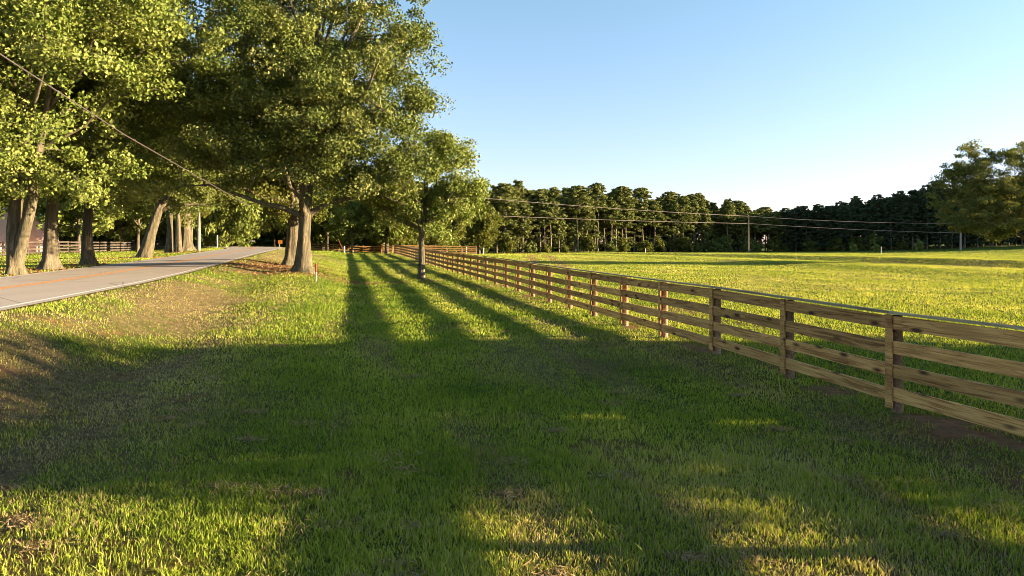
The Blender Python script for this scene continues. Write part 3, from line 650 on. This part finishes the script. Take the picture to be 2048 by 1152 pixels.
# ------------------------------------------------------------------ fences
def local_frame(o, p, q):
    d = Vector(q) - Vector(p); o.location = p; o.rotation_euler = d.to_track_quat('X', 'Z').to_euler(); return d.length
def board_mesh(name, L, th, hh, m, bev=.004):
    M = MBld(); M.box((L/2, 0, 0), (L, th, hh)); return M.mesh(name, m)
def rail_fence(name, label, pts, postm, railm, capm=None, side=-1, hs=(.27, .60, .93, 1.28), rh=.19, batten=True, two=True, ph=1.40, pr=.085, sides=12, group=None, square=False):
    root = empty(name, (pts[0][0], pts[0][1], H1(*pts[0])), label, 'fence', group); base = root.location.copy()
    G = [Vector((x, y, H1(x, y))) for x, y in pts]
    pm = MBld()
    if square: pm.box((0, 0, ph/2-.15), (.12, .12, ph+.3))
    else: pm.tube([(0,0,-.35), (0,0,.4), (0,0,ph-.012)], [pr*1.04, pr, pr*.95], sides)
    pme = pm.mesh('post', postm, not square)
    if not square:
        pme.polygons.foreach_set('use_smooth', [len(p.vertices) == 4 for p in pme.polygons])
    stp = 2 if two else 1
    bm_ = MBld(); bm_.box((0,0,.74), (.12, .026, 1.33)); bme = bm_.mesh('batten', railm)
    rr2 = random.Random(4)
    for i, g in enumerate(G):
        o = link('post', pme, root); o.location = g - base; o.rotation_euler = (R(rr2.uniform(-.6, .6)), R(rr2.uniform(-.6, .6)), rr2.uniform(0, 6) if not square else math.atan2(G[1].y-G[0].y, G[1].x-G[0].x))
        k = min(i, len(G)-2); d = (G[k+1]-G[k]); d.z = 0; d.normalize(); nrm = Vector((-d.y, d.x, 0)) * (-side)
        if batten:
            o = link('batten', bme, root); o.location = g - base + nrm*(pr+.047); o.rotation_euler = (0, 0, math.atan2(d.y, d.x))
    i = 0
    while i < len(G)-1:
        j = min(i+stp, len(G)-1); a, b_ = G[i], G[j]; d = (b_-a); dd = d.copy(); dd.z = 0; dd.normalize(); nrm = Vector((-dd.y, dd.x, 0)) * (-side)
        L = d.length
        for h in hs:
            j1, j2 = rr2.uniform(-.012, .012), rr2.uniform(-.012, .012)
            o = link('rail', board_mesh('rail', L-.004, .032, rh*rr2.uniform(.96, 1.03), railm), root)
            local_frame(o, a - base + nrm*((pr if not square else .06)+.016) + Vector((0,0,h+j1)), b_ - base + nrm*((pr if not square else .06)+.016) + Vector((0,0,h+j2)))
        if capm:
            o = link('cap_board', board_mesh('cap', L-.006, .19, .036, capm), root)
            local_frame(o, a - base + nrm*.05 + Vector((0,0,ph+.022)), b_ - base + nrm*.05 + Vector((0,0,ph+.022)))
            o.rotation_euler.x += R(5)
        i = j
    return root
def fx(z): return 7.90 - SL*z
zs = [9.78 + k*2.372 for k in range(-4, 43)]
rail_fence('wooden_fence', 'long new four-rail timber fence with cap board running along the verge', [(fx(z), z) for z in zs], M_POST, M_WOOD, M_CAP, side=-1)
zl = zs[-1]; xe = fx(zl)
# second stretch beyond the gateway
rail_fence('wooden_fence', 'short stretch of brown rail fence beyond the gateway at the far end', [(xe-3.2-.45*k, zl+5.5+2.4*k*1.3) for k in range(7)], M_POST, M_WOOD, M_CAP, side=-1)
rail_fence('wooden_fence', 'brown rail fence running right from the far end, behind the maple', [(xe+.6+2.44*k, zl+3.0+.25*k) for k in range(6)], M_POST, M_WOOD, None, side=1, batten=False)
rail_fence('wooden_fence', 'brown rail fence crossing behind the verge, left of the gateway', [(-35.5+2.44*k, 116.5+.35*k) for k in range(7)], M_POST, M_WOOD, None, side=1, hs=(.3,.7,1.1,), batten=False)
# gate
g = empty('gate', (xe-.2, zl+.3, H1(xe, zl)), 'brown timber gate closing the gap between two fence stretches', 'gate', None, math.atan2(5.2, -3.0))
for h in (.3, .6, .9, 1.2): MBld().box((3.0, 0, h), (5.4, .04, .12)).build('rail', M_WOOD, g)
for x in (.35, 3.0, 5.65): MBld().box((x, -.04, .75), (.11, .03, 1.1)).build('upright', M_WOOD, g)
# dark fence beyond the road
rail_fence('dark_fence', 'dark brown stained rail fence in front of the house beyond the road', [(-42.0-.262*(z-50), z) for z in np.arange(50, 122, 2.44)], M_DKW, M_DKW, None, side=1, rh=.15, batten=False, square=True)

# ------------------------------------------------------------------ posts, stakes
def stake(nm, label, cat, px, y, h, r, m, tipm=None, lean=0.0, ybase=None, group=None):
    x = (px-1024)/1365*y; o = empty(nm, (x, y, H1(x, y)), label, cat, group)
    o.rotation_euler = (0, lean, 0)
    M = MBld(); M.tube([(0,0,-.2), (0,0,h*.5), (0,0,h-.02), (0,0,h)], [r, r, r, r*.7], 8)
    M.build('shaft', m, o)
    if tipm: MBld().tube([(0,0,h*.52), (0,0,h+.01)], [r*1.12, r*1.12], 8).build('painted_top', tipm, o)
    return o
stake('marker_post', 'slim post with rust-red top standing in front of largest oak', 'post', 632, 33.2, .86, .042, M_POLE, M_RED)
stake('stake', 'short white stake in the field near the forest', 'stake', 1291, 150, 1.0, .07, M_WHITE)
stake('stake', 'thin white stake in front of the saplings at right', 'stake', 1762, 150, 1.7, .05, M_WHITE)
stake('fence_post', 'grey timber post left of two in front of the shaded forest corner', 'post', 925, 140, 1.3, .10, M_POLE)
stake('fence_post', 'taller pale timber post beside the grey one at the forest corner', 'post', 933, 139, 1.7, .10, M_WHITE)
stake('fence_post', 'pale post standing alone right of the two forest corner posts', 'post', 967, 145, 1.4, .10, M_WHITE)
stake('timber_post', 'tall light timber post behind the back fence', 'post', 652, 115, 1.9, .17, M_POST)
o = stake('white_post', 'white post under the leaning red pole by the back fence', 'post', 689, 110, 1.15, .09, M_WHITE)
x = (689-1024)/1365*109.6; o = empty('leaning_pole', (x, 109.6, H1(x, 109.6)+.0), 'thin rust-red pole leaning left above the white post', 'pole'); o.rotation_euler = (0, R(-24), 0)
MBld().tube([(0,0,-.1),(0,0,2.5)], [.06,.05], 8).build('shaft', M_RED, o)
stake('marker_post', 'white roadside post in front of the bright drooping tree', 'post', 435, 92, 1.7, .07, M_WHITE)
stake('marker_post', 'low white reflector post at the road crest', 'post', 566, 104, .5, .06, M_WHITE)
# orange sign
x = (556-1024)/1365*105; o = empty('road_sign', (x, 105, H1(x, 105)), 'orange warning sign on two thin posts at road crest', 'road sign')
MBld().tube([(-.42,0,-.2),(-.5,0,1.75)], [.05,.05], 8).build('post', M_POST, o)
MBld().tube([(.0,0,-.2),(.30,0,1.3)], [.045,.045], 8).build('post', M_STEEL, o)
MBld().box((.35,-.05,1.42), (.62,.03,.55)).build('panel', M_ORANGE, o)

# ------------------------------------------------------------------ poles and wires
def wire(nm, label, pts, r, sag=0.4, m=None):
    out = []
    for a, b_ in zip(pts[:-1], pts[1:]):
        a, b_ = Vector(a), Vector(b_)
        for k in range(24):
            f = k/24; p = a.lerp(b_, f); p.z -= sag*4*f*(1-f); out.append(p)
    out.append(Vector(pts[-1])); M = MBld(); M.tube([p - out[0] for p in out], [r]*len(out), 6)
    o = M.build(nm, m or M_WIRE); o.location = out[0]; return tag(o, label, 'wire')
def upole(px, y, ytop, label, r=.13):
    x = (px-1024)/1365*y; hb = H1(x, y); top = 2.4 + (490-ytop)*y/1365
    o = empty('utility_pole', (x, y, hb), label, 'utility pole'); h = top-hb
    MBld().tube([(0,0,-.4),(0,0,h*.5),(0,0,h)], [r*1.2, r, r*.8], 10).build('shaft', M_POLE, o, True)
    MBld().tube([(0,-.02,h-.02),(0,-.02,h+.12),(0,-.02,h+.2)], [.05,.07,.04], 8).build('insulator', M_CERAMIC, o)
    MBld().box((0,-.14,h-1.9), (.12,.12,.16)).build('bracket', M_STEEL, o)
    return Vector((x, y, top))
p1 = upole(1497, 178, 432, 'slender wooden utility pole standing in the field before the forest', .15)
p2 = upole(1921, 178, 440, 'utility pole mostly hidden behind the lone spreading tree', .2)
upole(398, 74, 424, 'grey utility pole beside the road bend, right of the slim oaks', .16)
def at(px, py, y): return ((px-1024)/1365*y, y, 2.4 + (490-py)*y/1365)
p0 = at(845, 385, 150); p0b = at(845, 425, 150)
wire('power_line', 'upper of the two wires crossing in front of the forest', [p0, at(1497, 432.5, 178), at(1921, 447, 178)], .04, .5, M_WIRE2)
wire('power_line', 'lower of the two wires crossing in front of the forest', [p0b, at(1497, 447, 178), at(1921, 466, 178)], .04, .3, M_WIRE2)
wire('overhead_cable', 'thick twisted cable running above the road towards the bend', [at(-420, -240, 11), at(0, 108, 14.6), at(250, 270, 20), at(500, 413, 33)], .017, .0)

# ------------------------------------------------------------------ house
hx, hy = -64.0, 84.0
hz = H1(-60, 84) - .1
h = empty('house', (hx, hy, hz), 'pinkish painted brick house with white eaves at the left edge, behind the oaks', 'house', None, R(35))
def gable(nm, x0, x1, y0, y1, he, hr, m):
    # ridge runs along Y: gable wall faces the camera
    xm = (x0+x1)/2; V = [(x0,y0,0),(x1,y0,0),(x1,y0,he),(xm,y0,hr),(x0,y0,he),(x0,y1,0),(x1,y1,0),(x1,y1,he),(xm,y1,hr),(x0,y1,he)]
    F = [(0,1,2,3,4),(1,6,7,2),(6,5,9,8,7),(5,0,4,9)]
    me = bpy.data.meshes.new(nm); me.from_pydata(V, [], F); me.update(); me.materials.append(m); link(nm, me, h)
    for s in (-1, 1):
        a = Vector((xm, 0, hr+.02)); b_ = Vector((x1 if s > 0 else x0, 0, he+.02)); d = (b_-a); d = d + d.normalized()*.5; th = Vector((0,0,.16))
        V = []
        for y in (y0-.5, y1+.5):
            for p in (a, a+d): V += [(p.x, y, p.z), (p.x, y, p.z+.16)]
        F = [(0,1,3,2),(4,6,7,5),(1,5,7,3),(0,2,6,4),(2,3,7,6),(0,4,5,1)]
        me = bpy.data.meshes.new('roof'); me.from_pydata(V, [], F); me.update(); me.materials.append(M_ROOF); link('roof', me, h)
        M = MBld(); L = d.length; rot = Vector((d.x, 0, d.z)).to_track_quat('X', 'Z').to_matrix()
        c = a + d*.5; M.box((c.x, y0-.53, c.z+.04), (L, .05, .26), rot); M.build('eave_trim', M_WHITE, h)
gable('wall', -8, 2.6, 0, 9, 4.7, 7.6, M_SIDE)
gable('wall', 2.62, 6.9, 2.5, 8.5, 3.2, 5.0, M_SIDE)
for (wx, wy, wz, ww, wh) in ((-1.2, 0, 2.0, 1.0, 1.4), (-5.2, 0, 2.0, 1.0, 1.4)):
    f = MBld().box((wx, wy-.03, wz), (ww+.2, .06, wh+.2)).build('window', M_WHITE, h)
    MBld().box((wx, wy-.07, wz), (ww, .03, wh)).build('pane', M_GLASS, f)
